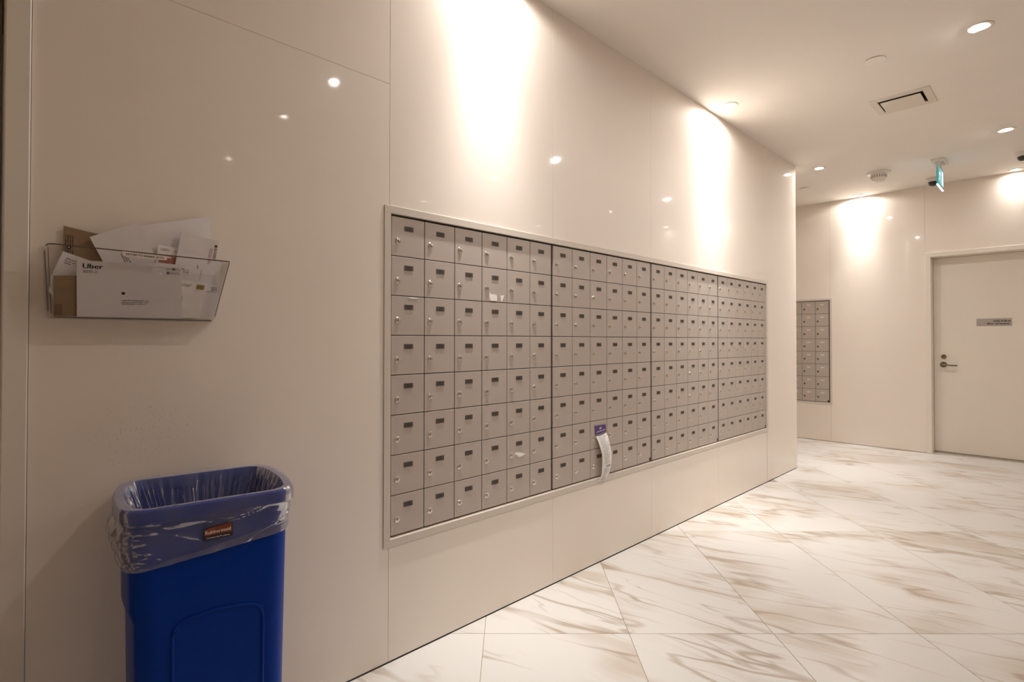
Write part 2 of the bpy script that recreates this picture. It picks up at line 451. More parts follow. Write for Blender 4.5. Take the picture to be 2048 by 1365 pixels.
panelb(-1.775, -.758, 2.20, HC); panelb(-2.72, -1.775, .004, HC); panelb(-3.67, -2.72, .004, HC); panelb(YR, -3.67, .004, HC)

def structure_wall(name, args, label, mt='panel'):
    q = MB(); q.box(*args); return tag(q.build(name, M[mt]), label, kind='structure')
structure_wall('wall_right', (XL, XB+.3, YR-.15, YR, 0, HC), 'unseen right wall of the lobby, darkened to cut bounce light', 'taupe')
structure_wall('wall_front', (XL-.15, XL, YR, .4, 0, HC), 'ivory wall behind the camera')
structure_wall('wall_end', (XE, XB+.4, YC, YC+.15, 0, HC), 'end wall of the side corridor')

# doors (local frame: x to the right, -y towards the viewer, opening x 0..w)
def door(name, loc, rz, w_, h, label, leaf_mat, sign=False, hinge_gap=True):
    d = tag(empty(name, loc, rz), label, kind='structure')
    q = MB(); c = .049; pr = -.014; dep = .145
    q.box(-c, 0, pr, .012, 0, h); q.box(w_, w_+c, pr, .012, 0, h); q.box(-c, w_+c, pr, .012, h, h+.049)
    # reveals with a stop
    q.box(-.012, 0, .012, dep+.06, 0, h); q.box(w_, w_+.012, .012, dep+.06, 0, h); q.box(0, w_, .0, dep+.06, h, h+.012)
    q.build('door_frame', M['paint'], d, bevel=.003)
    q = MB(); q.box(.002, w_-.002, dep, dep+.045, .016, h-.003)
    leaf = q.build('door_leaf', leaf_mat, d, bevel=.0012)
    q = MB(); q.box(0, w_, dep-.03, dep+.06, 0, .008); q.box(0, w_, dep-.012, dep+.05, .008, .0115, 0)
    q.build('threshold', M['thresh'], d, bevel=.001)
    q = MB(); q.box(.004, w_-.004, dep+.01, dep+.03, .0116, .016); q.build('door_sweep', M['black'], d)
    return d, leaf, dep
d1, leaf1, dep = door('door_1', (XB, DY1, 0), -PI/2, DY1-DY0, DZ, 'pale ivory flush door with lever handle in the far wall', M['paint'])
# lever set (local x = distance from the left jamb)
q = MB(); lx, lz = .085, .973
q.lathe([(.031, dep), (.031, dep-.006), (.027, dep-.010)], 28, axis='y', c=(lx, 0, lz))
q.lathe([(.011, dep-.008), (.011, dep-.058)], 16, axis='y', c=(lx, 0, lz))
q.tube([(lx-.006, dep-.052, lz+.002), (lx+.02, dep-.055, lz), (lx+.05, dep-.055, lz-.004), (lx+.105, dep-.054, lz-.006), (lx+.122, dep-.046, lz-.006)], [.0105, .010, .009, .0085, .008], 10)
q.build('lever_handle', M['bronze'], leaf1)
q = MB(); q.lathe([(.023, dep), (.023, dep-.012), (.019, dep-.016)], 28, axis='y', c=(lx+.003, 0, 1.061))
q.box(lx+.001, lx+.005, dep-.0165, dep-.015, 1.055, 1.067, 1)
q.build('deadbolt', [M['bronze'], M['keyhole']], leaf1)
q = MB(); sx0, sx1, sz0, sz1 = .365, .643, 1.392, 1.470
q.box(sx0, sx1, dep-.004, dep, sz0, sz1)
rg = random.Random(3)
for (a, bb, z, hh) in ((.135, .185, 1.434, .021), (.195, .262, 1.434, .021), (.085, .138, 1.407, .019), (.150, .168, 1.407, .019), (.182, .262, 1.407, .019)):
    q.scribble((sx0+a, dep-.0045, z), (1, 0, 0), (0, 0, 1), bb-a, hh, rg, 1, 1)
q.build('sign_plate', [M['sign'], M['ink']], leaf1)
d2, leaf2, _ = door('door_2', (-.887, 0, 0), 0, .918, 2.152, 'frame edge of a door at the left edge of the mailbox wall', M['dark_door'])

# ------------------------------------------------------------------ mailbox frames and banks
def frame(name, x0, x1, z0, z1, t, loc, rz, label):
    """four flat bars around an opening; local x right, z up"""
    e = tag(empty(name, loc, rz), label, 'surround')
    y0, y1 = -.005, .020
    for (a, c, d, f) in ((x0-t, x1+t, z1, z1+t), (x0-t, x1+t, z0-t, z0), (x0-t, x0, z0, z1), (x1, x1+t, z0, z1)):
        q = MB()
        if d == z1 or f == z0: q.box(a, c, y0, -.0004, d, f); q.box(a+t-.005, c-t+.005, -.0004, y1, d if d == z1 else z0-.005, z1+.005 if d == z1 else f)
        else: q.box(a, c, y0, -.0004, d, f); q.box(a if a == x1 else c-.005, a+.005 if a == x1 else c, -.0004, y1, d, f)
        q.build('frame_bar', M['frame'], e, bevel=.0008)
    return e
UZ0, UZ1 = .4714, 1.7328
frame('mailbox_surround', 1.1249, 4.897, UZ0, UZ1, .029, (0, 0, 0), 0, 'long grey painted metal frame around the four mailbox banks')
frame('mailbox_surround', -1.132, -.185, UZ0, UZ1, .022, (XB, 0, 0), -PI/2, 'short grey metal frame around the mailbox bank on the far wall')

DP = (UZ1-UZ0-.014)/8
def door_mesh(wd):
    q = MB(); q.box(-wd/2, wd/2, .004, .016, -DP+.0032, 0)
    return q.mesh('mailbox_door', [M['box']], bevel=.0011)
def lock_mesh(dark=False):
    q = MB()
    q.lathe([(.0122, .004), (.0122, .0022), (.0108, .0008), (.0078, .0005)], 20, 0, 'y')
    q.lathe([(.0076, .0005), (.0076, -.0002), (.0064, -.0008)], 16, 0, 'y')
    q.box(-.0012, .0012, -.0012, -.0007, -.0048, .0036, 1)
    return q.mesh('lock', [M['bronze'] if dark else M['chrome'], M['keyhole']])
LOCK, LOCKD = lock_mesh(), lock_mesh(True)
def plate_mesh(num, light=False):
    q = MB(); q.box(-.0205, .0205, .0022, .0042, -.0095, .0095)
    if num: q.text(num, (0, .0019, -.0058), (1, 0, 0), (0, 0, 1), .0165, 1, 'c')
    return q.mesh('number_plate', [M['plate2'] if light else M['plate'], M['ink']])
def link(name, me, parent, loc):
    o = bpy.data.objects.new(name, me); C.objects.link(o); o.parent = parent; o.location = loc; return o
def bank(x0, x1, first, loc, rz, label, light=False, tagged=True):
    u = tag(empty('mailbox_bank', loc, rz), label, 'mailboxes')
    u.location = Matrix.Rotation(rz, 3, 'Z') @ Vector((x0, 0, UZ0)) + Vector(loc)
    W = x1-x0
    q = MB(); q.box(.001, W-.001, .0165, .30, .001, UZ1-UZ0-.001); q.build('housing', M['housing'], u)
    q = MB(); q.box(.001, W-.001, .003, .0165, .0005, .0028); q.build('bottom_rail', M['frame'], u)
    pit = (W-.013)/6; dm = door_mesh(pit-.0032); doors = {}
    for c in range(6):
        for r in range(8):
            x = .0065+pit*(c+.5); z = UZ1-UZ0-.0065-DP*r-.0016
            d = link('mailbox_door', dm, u, (x, 0, z)); doors[(r, c)] = d
            num = None if light else str(first+c*8+r)
            link('number_plate', PL2 if light else plate_mesh(num), d, (.002, 0, -.0425))
            link('lock', LOCKD if light else LOCK, d, (-pit/2+.029, 0, -.0945)).rotation_euler = (0, random.Random(first+c*8+r).uniform(-.3, .3), 0)
    if tagged:
        q = MB(); q.box(W-.027, W-.010, .0030, .0041, .010, .031); q.build('corner_sticker', M['black'], u)
    return u, doors
PL2 = plate_mesh(None, True)
UB = [1.1249, 2.074, 3.019, 3.965, 4.897]
us = []
for k, (lab, tg) in enumerate((('leftmost grey mailbox bank with torn white sticker scraps on its doors', False),
                               ('second grey mailbox bank from the left, with a purple-topped receipt hanging on it', True),
                               ('third grey mailbox bank from the left, between two other banks', True),
                               ('rightmost grey mailbox bank of the long row, at the far end of its frame', True))):
    us.append(bank(UB[k], UB[k+1], 201+48*k, (0, 0, 0), 0, lab, tagged=tg))
    us[-1][0]['group'] = 'mailbox banks in the long row'
bank(-1.128, -.189, 0, (XB, 0, 0), -PI/2, 'small grey mailbox bank on the far wall, half hidden by the corner', light=True)

# torn sticker scraps on doors of the first bank
def scrap(parent, pts, nm='sticker_scrap'):
    q = MB(); q.plate([(x, .0036, z) for x, z in pts], None, (0, -.0008, 0)); return q.build(nm, M['paper2'], parent)
d = us[0][1][(1, 3)]
scrap(d, [(-.035, -.112), (-.026, -.118), (-.012, -.120), (-.004, -.119), (.012, -.122), (.013, -.140), (.010, -.150), (-.008, -.148), (-.022, -.150), (-.032, -.143)])
scrap(d, [(.034, -.122), (.050, -.121), (.060, -.120), (.052, -.135), (.046, -.150), (.038, -.150), (.036, -.138)])
d = us[0][1][(6, 4)]
scrap(d, [(-.025, -.086), (-.012, -.084), (.008, -.088), (.028, -.093), (.045, -.099), (.026, -.106), (.004, -.109), (-.008, -.104), (-.010, -.096), (-.026, -.094)])
d = us[0][1][(2, 0)]
scrap(d, [(.002, -.003), (.020, -.002), (.046, -.003), (.046, -.006), (.018, -.007), (.004, -.006)])

# receipt with purple head
t = tag(empty('receipt_tag', (2.47, 0, .6)), 'long curling white receipt with purple head hanging from a mailbox', 'receipt')
q = MB()
path = [(2.428, .764, .003), (2.4325, .738, .002), (2.437, .712, .001)]
q.plate([(2.428, .0016, .764), (2.530, .0016, .7615), (2.536, .0016, .716), (2.436, .0016, .706)], None, (0, -.001, 0))
q.plate([(2.436, .0005, .7115), (2.536, .0005, .7205), (2.536, .0005, .719), (2.436, .0005, .7100)], None, (0, -.0004, 0), 1)
q.scribble((2.470, .0003, .741), (1, 0, .0), (0, 0, 1), .022, .014, random.Random(4), 1, 1)
q.scribble((2.444, .0003, .724), (.995, 0, .09), (0, 0, 1), .080, .007, random.Random(8), 1, 2)
o = q.build('purple_head', [M['purple'], M['lab_white']], t); o.location = (-2.47, 0, -.6)
q = MB(); rows = [(2.438, .704, .001, 2.536, .714), (2.444, .678, -.010, 2.538, .690), (2.450, .652, -.017, 2.539, .664), (2.456, .625, -.022, 2.543, .636),
                  (2.463, .602, -.024, 2.549, .607), (2.4635, .574, -.024, 2.551, .577), (2.464, .546, -.023, 2.550, .549), (2.464, .518, -.021, 2.545, .519), (2.464, .497, -.020, 2.534, .492), (2.456, .475, -.014, 2.524, .470), (2.445, .456, -.009, 2.520, .446)]
vs = []
for (xa, za, y, xb, zb) in rows:
    for k in range(5):
        f = k/4; vs.append((xa+(xb-xa)*f, y-.006*math.sin(PI*f), za+(zb-za)*f))
n = len(rows)
vs2 = [(x, y+.0006, z) for x, y, z in vs]
fs = [(i*5+k, (i+1)*5+k, (i+1)*5+k+1, i*5+k+1) for i in range(n-1) for k in range(4)]
q.add(vs, fs, 0, True); q.add(vs2, [f[::-1] for f in fs], 0, True)
rg = random.Random(11)
for i in range(n-1):
    (xa, za, y, xb, zb), (xa2, za2, y2, xb2, zb2) = rows[i], rows[i+1]
    for h in range(5):
        f = (h+.35)/5
        if i == 6 and h < 4:
            if h == 1:
                for k in range(9):
                    xx = xa+.028+k*.0042; q.add([(xx, y-.008, zb-.006), (xx+rg.choice((.0012, .0024)), y-.008, zb-.006), (xx+.002, y-.008, zb-.018), (xx, y-.008, zb-.018)], [(0, 1, 2, 3)], 2)
            continue
        A_ = Vector((xa+(xa2-xa)*f+.010, y+(y2-y)*f-.0075, za+(za2-za)*f)); B_ = Vector((xb+(xb2-xb)*f-.008, y+(y2-y)*f-.0075, zb+(zb2-zb)*f))
        dd = B_-A_
        q.scribble(A_, dd.normalized(), (0, 0, 1), dd.length*rg.uniform(.45, .98), .0034 if (h+i) % 4 else .0045, rg, 1, 3)
o = q.build('paper_strip', [M['paper2'], mat('receipt_print', (.45, .42, .42), .8), M['ink']], t); o.location = (-2.47, 0, -.6)

# ------------------------------------------------------------------ wall pocket with letters
rk = tag(empty('letter_holder', (.32, 0, 1.295)), 'clear acrylic wall pocket stuffed with returned letters above the blue bin', 'letter holder')
TLx, TRx, BLx, BRx, zt, zb_ = .104, .524, .114, .490, 1.4765, 1.2975
yt, ybm = -.085, -.062
def ac(name, vs_list, mt=None):
    q = MB()
    for v in vs_list: q.plate(*v)
    o = q.build(name, mt or M['acrylic'], rk); o.location = (-.32, 0, -1.295); return o
def rounded(p, r, k=5):
    out = []; n = len(p)
    for i in range(n):
        a, c, d = Vector(p[i-1]), Vector(p[i]), Vector(p[(i+1) % n])
        u, v = (a-c).normalized(), (d-c).normalized()
        if r[i] == 0: out.append(c); continue
        s_, e_ = c+u*r[i], c+v*r[i]
        for h in range(k+1):
            f = h/k; out.append((1-f)**2*s_+2*f*(1-f)*c+f*f*e_)
    return out
front = rounded([(TLx, yt, zt), (BLx, ybm, zb_), (BRx, ybm, zb_), (TRx, yt, zt-.003)], [.016, .014, .012, .003])
ac('front_panel', [(front, None, (0, .003, 0))])
ac('back_panel', [(rounded([(.104, -.004, 1.487), (.114, -.004, zb_), (.505, -.004, zb_), (.540, -.004, 1.484)], [.02, .012, .012, .01]), None, (0, .003, 0))])
ac('side_panel', [([(TLx, yt+.003, zt-.012), (BLx, ybm+.003, zb_+.012), (BLx, -.004, zb_+.012), (TLx, -.004, zt)], None, (.003, 0, 0))])
ac('side_panel', [([(TRx-.002, yt+.003, zt-.006), (BRx-.002, ybm+.003, zb_+.012), (BRx+.012, -.004, zb_+.012), (TRx+.012, -.004, zt)], None, (-.003, 0, 0))])
ac('bottom_panel', [([(BLx+.01, ybm, zb_-.003), (BRx-.008, ybm, zb_-.003), (.50, -.002, zb_-.003), (.118, -.002, zb_-.003)], None, (0, 0, .003))])
q = MB(); q.tube([(TLx+.003, yt+.0012, zt-.006), (TLx+.007, yt+.0012, zt-.001), (TLx+.016, yt+.0012, zt+.0002), (TRx-.002, yt+.0012, zt-.003)], .0017, 8)
q.tube([(TRx-.001, yt+.0012, zt-.004), (BRx+.0, ybm+.001, zb_+.012)], .0011, 6)
q.tube([(TLx+.0005, yt+.0012, zt-.018), (BLx, ybm+.001, zb_+.014)], .0014, 6)
q.tube([(TLx+.009, -.05, zt-.004), (BLx+.008, -.035, zb_+.010)], .0009, 6)
q.tube([(BLx+.012, ybm+.001, zb_-.001), (BRx-.010, ybm+.001, zb_-.001)], .0016, 6)
o = q.build('polished_edge', M['acrylic_edge'], rk); o.location = (-.32, 0, -1.295)
q = MB(); q.plate([(.2615, yt-.0004, 1.4745), (.3615, yt-.0004, 1.4715), (.3615, yt-.0004, 1.4605), (.2615, yt-.0004, 1.4625)], None, (0, -.0006, 0))
q.text('RETUN TO SENDER (RTS)', (.3115, yt-.0014, 1.4645), (1, 0, -.025), (0, 0, 1), .0072, 1, 'c', 1.0, .06)
o = q.build('label_strip', [M['lab_white'], M['ink']], rk); o.location = (-.32, 0, -1.295)

def letter(name, corners, y, label, mt, prints=None, th=.0022, puff=0, mats=()):
    """corners (x,z) tl,tr,br,bl on the plane y; prints(q, P) adds marks, P(u,v) maps 0..1 to the sheet"""
    cx = sum(c[0] for c in corners)/4; cz = min(c[1] for c in corners)
    tl, tr, br, bl = [Vector((c[0]-cx, 0, c[1]-cz)) for c in corners]
    q = MB(); nu, nv = (12, 8) if puff else (6, 4)
    rr = random.Random(hash(label) % 1000 if False else len(label)*7)
    ph = rr.uniform(0, 6)
    def S(u, v, off=0):
        p = (bl*(1-u)+br*u)*(1-v)+(tl*(1-u)+tr*u)*v
        e = math.sin(PI*min(max(u, 0), 1))**.5*math.sin(PI*min(max(v, 0), 1))**.5 if puff else 0
        wv = .0007*math.sin(5*u+ph)*math.sin(3*v+ph)
        return Vector((p.x, -puff*e+wv+off, p.z))
    vs = [S(i/nu, j/nv, -th/2) for j in range(nv+1) for i in range(nu+1)]
    n0 = len(vs)
    vs += [Vector((p.x, th/2-(p.y+th/2)*.2, p.z)) for p in vs]
    fs = [(j*(nu+1)+i, j*(nu+1)+i+1, (j+1)*(nu+1)+i+1, (j+1)*(nu+1)+i) for j in range(nv) for i in range(nu)]
    fb = [tuple(k+n0 for k in f[::-1]) for f in fs]
    per = [i for i in range(nu+1)]+[j*(nu+1)+nu for j in range(1, nv+1)]+[nv*(nu+1)+i for i in range(nu-1, -1, -1)]+[j*(nu+1) for j in range(nv-1, 0, -1)]
    sd_ = [(per[(k+1) % len(per)], per[k], per[k]+n0, per[(k+1) % len(per)]+n0) for k in range(len(per))]
    q.add(vs, fs+fb, 0, True); q.add(vs, [], 0); q.add(vs, sd_, 0)
    if prints: prints(q, S, th)
    o = q.build(name, [mt, M['ink'], M['inkgrey'], M['red'], M['gold'], M['lab_white'], M['kraft2']])
    o.location = (cx, y, cz)
    return tag(o, label, 'letter', 'returned letters in the wall pocket')
def pr(q, S, th, u, v):
    p = S(u, v, -th/2-.0005); return p
def axes(S, u=.5, v=.5):
    a = (S(u+.05, v)-S(u, v)); a.y = 0; c = (S(u, v+.05)-S(u, v)); c.y = 0
    return a.normalized(), c.normalized()
def disc(q, S, th, u, v, r, mi, hole=0):
    c0 = pr(q, S, th, u, v); k = 14
    ring = [c0+Vector((r*math.cos(2*PI*i/k), 0, r*math.sin(2*PI*i/k))) for i in range(k)]
    q.add(ring, [tuple(range(k))], mi)
    if hole:
        c0 = c0+Vector((0, -.0003, 0)); q.add([c0+Vector((-hole*.8, 0, -hole*.5)), c0+Vector((hole*.8, 0, -hole*.5)), c0+Vector((0, 0, hole))], [(0, 1, 2)], 5 if True else 0)
def bars(q, S, th, u, v, width, h, n, seed, mi=2, gap=1.45, words=3, vert=False):
    a, c = axes(S); rg = random.Random(seed)
    if vert: a, c = -c, a
    p = pr(q, S, th, u, v)
    for k in range(n): q.scribble(p-c*(k*h*gap), a, c, width*rg.uniform(.8, 1), h, rg, mi, words)
def rectm(q, S, th, u0, v0, u1, v1, mi):
    q.add([pr(q, S, th, u0, v0), pr(q, S, th, u1, v0), pr(q, S, th, u1, v1), pr(q, S, th, u0, v1)], [(0, 1, 2, 3)], mi)

def p_uber(q, S, th):
    a, c = axes(S)
    q.text('Uber', pr(q, S, th, .052, .865), a, c, .0176, 1, 'l', 1.12, .05)
    bars(q, S, th, .055, .815, .036, .0026, 2, 1, 2)
    rectm(q, S, th, .40, .415, .432, .46, 1)
    bars(q, S, th, .40, .30, .062, .0032, 3, 2, 2)
    bars(q, S, th, .835, .915, .037, .0022, 2, 3, 2); disc(q, S, th, .915, .915, .0034, 1, .0017)
    bars(q, S, th, .885, .855, .022, .0018, 3, 4, 2)
    rectm(q, S, th, .842, .815, .872, .865, 2)
letter('envelope', [(.169, 1.4445), (.405, 1.455), (.406, 1.301), (.171, 1.2995)], -.052, 'large white envelope with bold black company name at its top left corner', M['paper'], p_uber)
def p_kraft(q, S, th):
    disc(q, S, th, .10, .62, .0048, 1, .0025)
    bars(q, S, th, .155, .85, .052, .0030, 4, 5, 1, 1.6, 3, True); bars(q, S, th, .06, .82, .05, .0016, 2, 6, 2, 2, 3, True)
letter('envelope', [(.146, 1.5355), (.262, 1.517), (.262, 1.395), (.144, 1.395)], -.012, 'brown kraft envelope standing tall at the back left of the pocket', M['kraft'], p_kraft)
def p_tilt(q, S, th):
    bars(q, S, th, .46, .60, .060, .0034, 3, 7, 2, 1.5, 3, True)
letter('envelope', [(.1975, 1.511), (.303, 1.5665), (.370, 1.425), (.264, 1.370)], -.030, 'plain white envelope leaning left across the kraft one', M['paper'], p_tilt)
letter('padded_mailer', [(.285, 1.552), (.486, 1.614), (.498, 1.41), (.285, 1.37)], -.0135, 'big puffy white padded mailer rising highest at the back', M['paper'], None, .004, .008)
def p_red(q, S, th):
    bars(q, S, th, .12, .86, .022, .0026, 2, 9, 2); bars(q, S, th, .70, .84, .016, .0026, 2, 10, 2)
    rectm(q, S, th, .10, .63, .97, .66, 3); rectm(q, S, th, .10, .36, .60, .56, 3); rectm(q, S, th, .62, .36, .97, .62, 3); rectm(q, S, th, .66, .40, .93, .58, 5)
    disc(q, S, th, .80, .47, .0058, 3); disc(q, S, th, .80, .47, .0046, 5)
    a, c = axes(S); p0 = pr(q, S, th, .80, .47)+Vector((0, -.0004, 0))
    q.tube([p0+Vector((-.003, 0, .0003)), p0+Vector((-.0006, 0, -.0022)), p0+Vector((.0038, 0, .0035))], .0006, 5, 3)
    bars(q, S, th, .10, .28, .044, .0026, 2, 12, 3, 1.6)
letter('postcard', [(.351, 1.5095), (.408, 1.505), (.400, 1.43), (.343, 1.432)], -.034, 'small white card with red print beside the leaning envelope', M['paper2'], p_red, .0012)
def p_rog(q, S, th):
    a, c = axes(S)
    q.text('ROGERS', pr(q, S, th, .905, .84), -c, a, .0098, 3, 'l', 1, .05)
    disc(q, S, th, .935, .885, .0042, 3); disc(q, S, th, .935, .885, .0024, 0)
    bars(q, S, th, .835, .83, .052, .0026, 2, 13, 3, 1.7, 3, True)
    bars(q, S, th, .15, .30, .024, .0042, 2, 14, 2); bars(q, S, th, .55, .45, .012, .0032, 1, 15, 1, 1.5, 1, True); bars(q, S, th, .66, .38, .034, .0022, 1, 16, 2, 1.5, 2, True)
letter('envelope', [(.4055, 1.5525), (.5065, 1.5375), (.484, 1.385), (.383, 1.400)], -.041, 'white envelope with red vertical print along its right edge', M['paper'], p_rog)
def p_left(q, S, th): bars(q, S, th, .12, .80, .038, .0042, 3, 17, 2, 1.4)
letter('envelope', [(.1435, 1.467), (.232, 1.437), (.205, 1.360), (.117, 1.390)], -.034, 'white envelope tilted at the left with grey address lines near its top', M['paper'], p_left)
letter('envelope', [(.1305, 1.4485), (.160, 1.4495), (.160, 1.37), (.1285, 1.37)], -.022, 'narrow white envelope upright behind the tilted one at the left', M['paper'], None)
def p_brown(q, S, th):
    disc(q, S, th, .70, .11, .0052, 3, .0022); bars(q, S, th, .62, .27, .018, .0018, 2, 19, 2)
    rectm(q, S, th, .02, .02, .26, .30, 6)
letter('envelope', [(.1245, 1.4015), (.190, 1.407), (.190, 1.3005), (.1255, 1.2995)], -.0475, 'small brown kraft envelope low at the left front corner', M['kraft'], p_brown)
letter('paper_scrap', [(.1205, 1.402), (.129, 1.402), (.1265, 1.345), (.1165, 1.363)], -.0405, 'crumpled white paper scrap poking out left of the small kraft envelope', M['paper2'], None)
def p_stamp(q, S, th):
    a, c = axes(S)
    rectm(q, S, th, .66, .80, .90, .925, 4)
    bars(q, S, th, .08, .92, .010, .0036, 1, 21, 1, 1, 1); bars(q, S, th, .08, .87, .034, .0026, 2, 22, 2, 1.6); bars(q, S, th, .05, .52, .014, .0042, 3, 23, 1, 1.5, 1)
letter('envelope', [(.392, 1.4155), (.4755, 1.4075), (.4545, 1.3035), (.392, 1.3035)], -.046, 'white envelope with a gold stamp at the right front of the pocket', M['paper2'], p_stamp)
def p_right(q, S, th):
    disc(q, S, th, .55, .90, .0036, 1, .0016); bars(q, S, th, .66, .915, .020, .0020, 4, 24, 2, 1.3); bars(q, S, th, .48, .82, .034, .0026, 2, 25, 2, 1.6)
letter('envelope', [(.44, 1.406), (.5065, 1.4055), (.494, 1.3015), (.44, 1.3015)], -.0385, 'white envelope with a small round postmark at the far right corner', M['paper'], p_right)
letter('envelope', [(.47, 1.487), (.516, 1.484), (.508, 1.31), (.47, 1.31)], -.0265, 'grey-white envelope behind the rightmost letters', M['paper'], None)

# ------------------------------------------------------------------ blue bin
BC = Vector((.4273, -.2197)); BA = -.1339
LH, DH, ZR, R0, BOW = .179, .177, .853, .045, .020
def outline(lh, dh, r, bow, n=10):
    pts = []
    for (cx, cy, a0) in ((lh-r, -dh+r, -PI/2), (lh-r, dh-r, 0), (-lh+r, dh-r, PI/2), (-lh+r, -dh+r, PI)):
        for i in range(n+1):
            a = a0+PI/2*i/n; pts.append((cx+r*math.cos(a), cy+r*math.sin(a)))
    # subdivide the straight runs, then bow the two ends
    out = []
    for i, p in enumerate(pts):
        q_ = pts[(i+1) % len(pts)]; L_ = math.dist(p, q_); k = max(1, int(L_/.012))
        for h in range(k): out.append((p[0]+(q_[0]-p[0])*h/k, p[1]+(q_[1]-p[1])*h/k))
    return [(x+bow*(1-(y/dh)**2)*math.copysign(1, x)*min(1, abs(x)/(lh*.6)), y) for x, y in out]
def taper(z): return .925+.075*z/ZR
bin_ = tag(empty('waste_bin', (BC.x, BC.y, 0), BA), 'blue plastic waste bin standing against the left wall', 'bin')
base = outline(LH-.014, DH-.013, R0-.006, BOW)
NB = len(base)
def ring(z, inset=0, step=0):
    t = taper(z); o_ = []
    for x, y in base:
        xx = x*t; yy = y*t
        l_ = math.hypot(xx, yy)
        if step and xx < 0: xx += step*min(1, max(0, -xx-.09)/.04)
        o_.append((xx*(1-inset/max(l_, .01)), yy*(1-inset/max(l_, .01)), z))
    return o_
def loft(q, rings, mi=0, close=True):
    n = len(rings[0]); vs = [p for r in rings for p in r]
    q.add(vs, [(k*n+i, k*n+(i+1) % n, (k+1)*n+(i+1) % n, (k+1)*n+i) for k in range(len(rings)-1) for i in range(n)], mi, True)
q = MB()
loft(q, [ring(.0, .012, .008), ring(.012, 0, .008), ring(.3, 0, .008), ring(.585, 0, .008), ring(.615, 0, 0), ring(.82, 0, 0), ring(.835, .004), ring(.82, .005), ring(.4, .006, .008), ring(.03, .008, .008)])
q.add(ring(.0, .012, .008), [tuple(range(NB-1, -1, -1))]); q.add(ring(.03, .008, .008), [tuple(range(NB))])
q.build('bin_body', M['blue'], bin_)
rim_o = outline(LH, DH, R0, BOW); rim_i = outline(LH-.020, DH-.019, R0-.012, BOW)
def rr_(o_, z, s=0): return [(x*(1-s/max(math.hypot(x, y), .01)), y*(1-s/max(math.hypot(x, y), .01)), z) for x, y in o_]
def match(o_, n):   # resample a loop to n points by angle
    L_ = [0]
    for i in range(len(o_)): L_.append(L_[-1]+math.dist(o_[i], o_[(i+1) % len(o_)]))
    out = []; k = 0
    for i in range(n):
        t = L_[-1]*i/n
        while L_[k+1] < t: k += 1
        f = (t-L_[k])/max(L_[k+1]-L_[k], 1e-9); a, c = o_[k], o_[(k+1) % len(o_)]
        out.append((a[0]+(c[0]-a[0])*f, a[1]+(c[1]-a[1])*f))
    return out
NR = 160
ro, ri = match(rim_o, NR), match(rim_i, NR)
q = MB()
loft(q, [rr_(ro, .822, .003), rr_(ro, .824, 0), rr_(ro, .846, 0), rr_(ro, .851, .002), rr_(ro, .853, .006), [(x, y, .853) for x, y in ri], [(x*.995, y*.995, .848) for x, y in ri], [(x*.985, y*.985, .82) for x, y in ri]])
loft(q, [[(x*.985, y*.985, .82) for x, y in ri], rr_(ro, .822, .003)])
q.build('bin_rim', M['blue'], bin_)
yf = lambda z: -(DH-.013)*taper(z)
q = MB()
arch = [(-.088, .05), (-.086, .40), (-.086, .545), (-.083, .562), (-.074, .574), (-.057, .581), (.0, .587), (.06, .582), (.084, .576), (.099, .568), (.106, .555), (.109, .535), (.110, .40), (.112, .05)]
q.tube([(u*taper(z)/.97, yf(z)-.0005, z) for u, z in arch], .0042, 8)
q.plate([(u*taper(z)/.97, yf(z)-.0008, z) for u, z in arch], None, (0, .0020, 0))
q.build('moulded_panel', M['blue'], bin_)
q = MB(); y_ = -DH+.0075
lab = [(-.026, .7875), (-.015, .791), (.0, .7935), (.018, .795), (.036, .795), (.036, .7625), (-.026, .7625)]
y_ = yf(.775)-.012
q.plate([(u, y_, z) for u, z in lab][::-1], None, (0, .0012, 0), 0)
lr = [(-.0245, .7862), (-.015, .7893), (.0, .7918), (.018, .7932), (.0345, .7932), (.0345, .7725), (-.0245, .7725)]
q.add([(u, y_-.0004, z) for u, z in lr][::-1], [tuple(range(len(lr)))], 1)
q.text('Rubbermaid', (.005, y_-.0008, .7765), (1, 0, .03), (0, 0, 1), .0118, 2, 'c', .90, .06)
q.text('Commercial Products', (.005, y_-.0008, .7650), (1, 0, .0), (0, 0, 1), .0062, 2, 'c', .86, .05)
q.build('brand_label', [M['lab_black'], M['lab_red'], M['lab_white']], bin_)

# clear bag hung in the bin
bag = tag(empty('bin_liner', (BC.x, BC.y, .70), BA), 'clear plastic bag folded over the rim of the blue bin', 'bin bag')
NP = 420
ro, rin = match(rim_o, NP), match(rim_i, NP)
bo = match(outline(LH-.014, DH-.013, R0-.006, BOW), NP)
def hem(x, y): return .712+(x+.17)*.10+.012*max(0, y/.17)
def nz(x, y, z): return noise.noise(Vector((x, y, z)))
q = MB(); rings = []
def ang_of(i): return i/NP*2*PI
def inner(i, z, dpt):
    x, y = rin[i]; L_ = math.hypot(x, y)
    a = ang_of(i)
    w1 = nz(i*.16, z*1.6, 3)*.5+.5; w2 = abs(nz(i*.36, z*2.5, 9))
    back = 1 if y > .1 else (.7 if abs(x) > .15 else .45)
    w3 = max(0, 1-abs(nz(i*.13, z*1.2, 21))*5)
    g = dpt*back*(w1*.026+w2*.026+w3*.020)+.004+dpt*.010
    return (x*(1-g/L_), y*(1-g/L_))
for z in (.46, .54, .60, .65, .69, .72, .745, .765, .785, .80, .815, .828, .838):
    dpt = min(1, (.853-z)/.10)
    rings.append([(*inner(i, z, dpt), z) for i in range(NP)])
rings.append([(x*.996, y*.996, .8545+.0014*abs(nz(i*.3, 5, 1))) for i, (x, y) in enumerate(rin)])
rings.append([(x*.985, y*.985, .8560+.003*abs(nz(i*.22, 1, 2))) for i, (x, y) in enumerate(ro)])
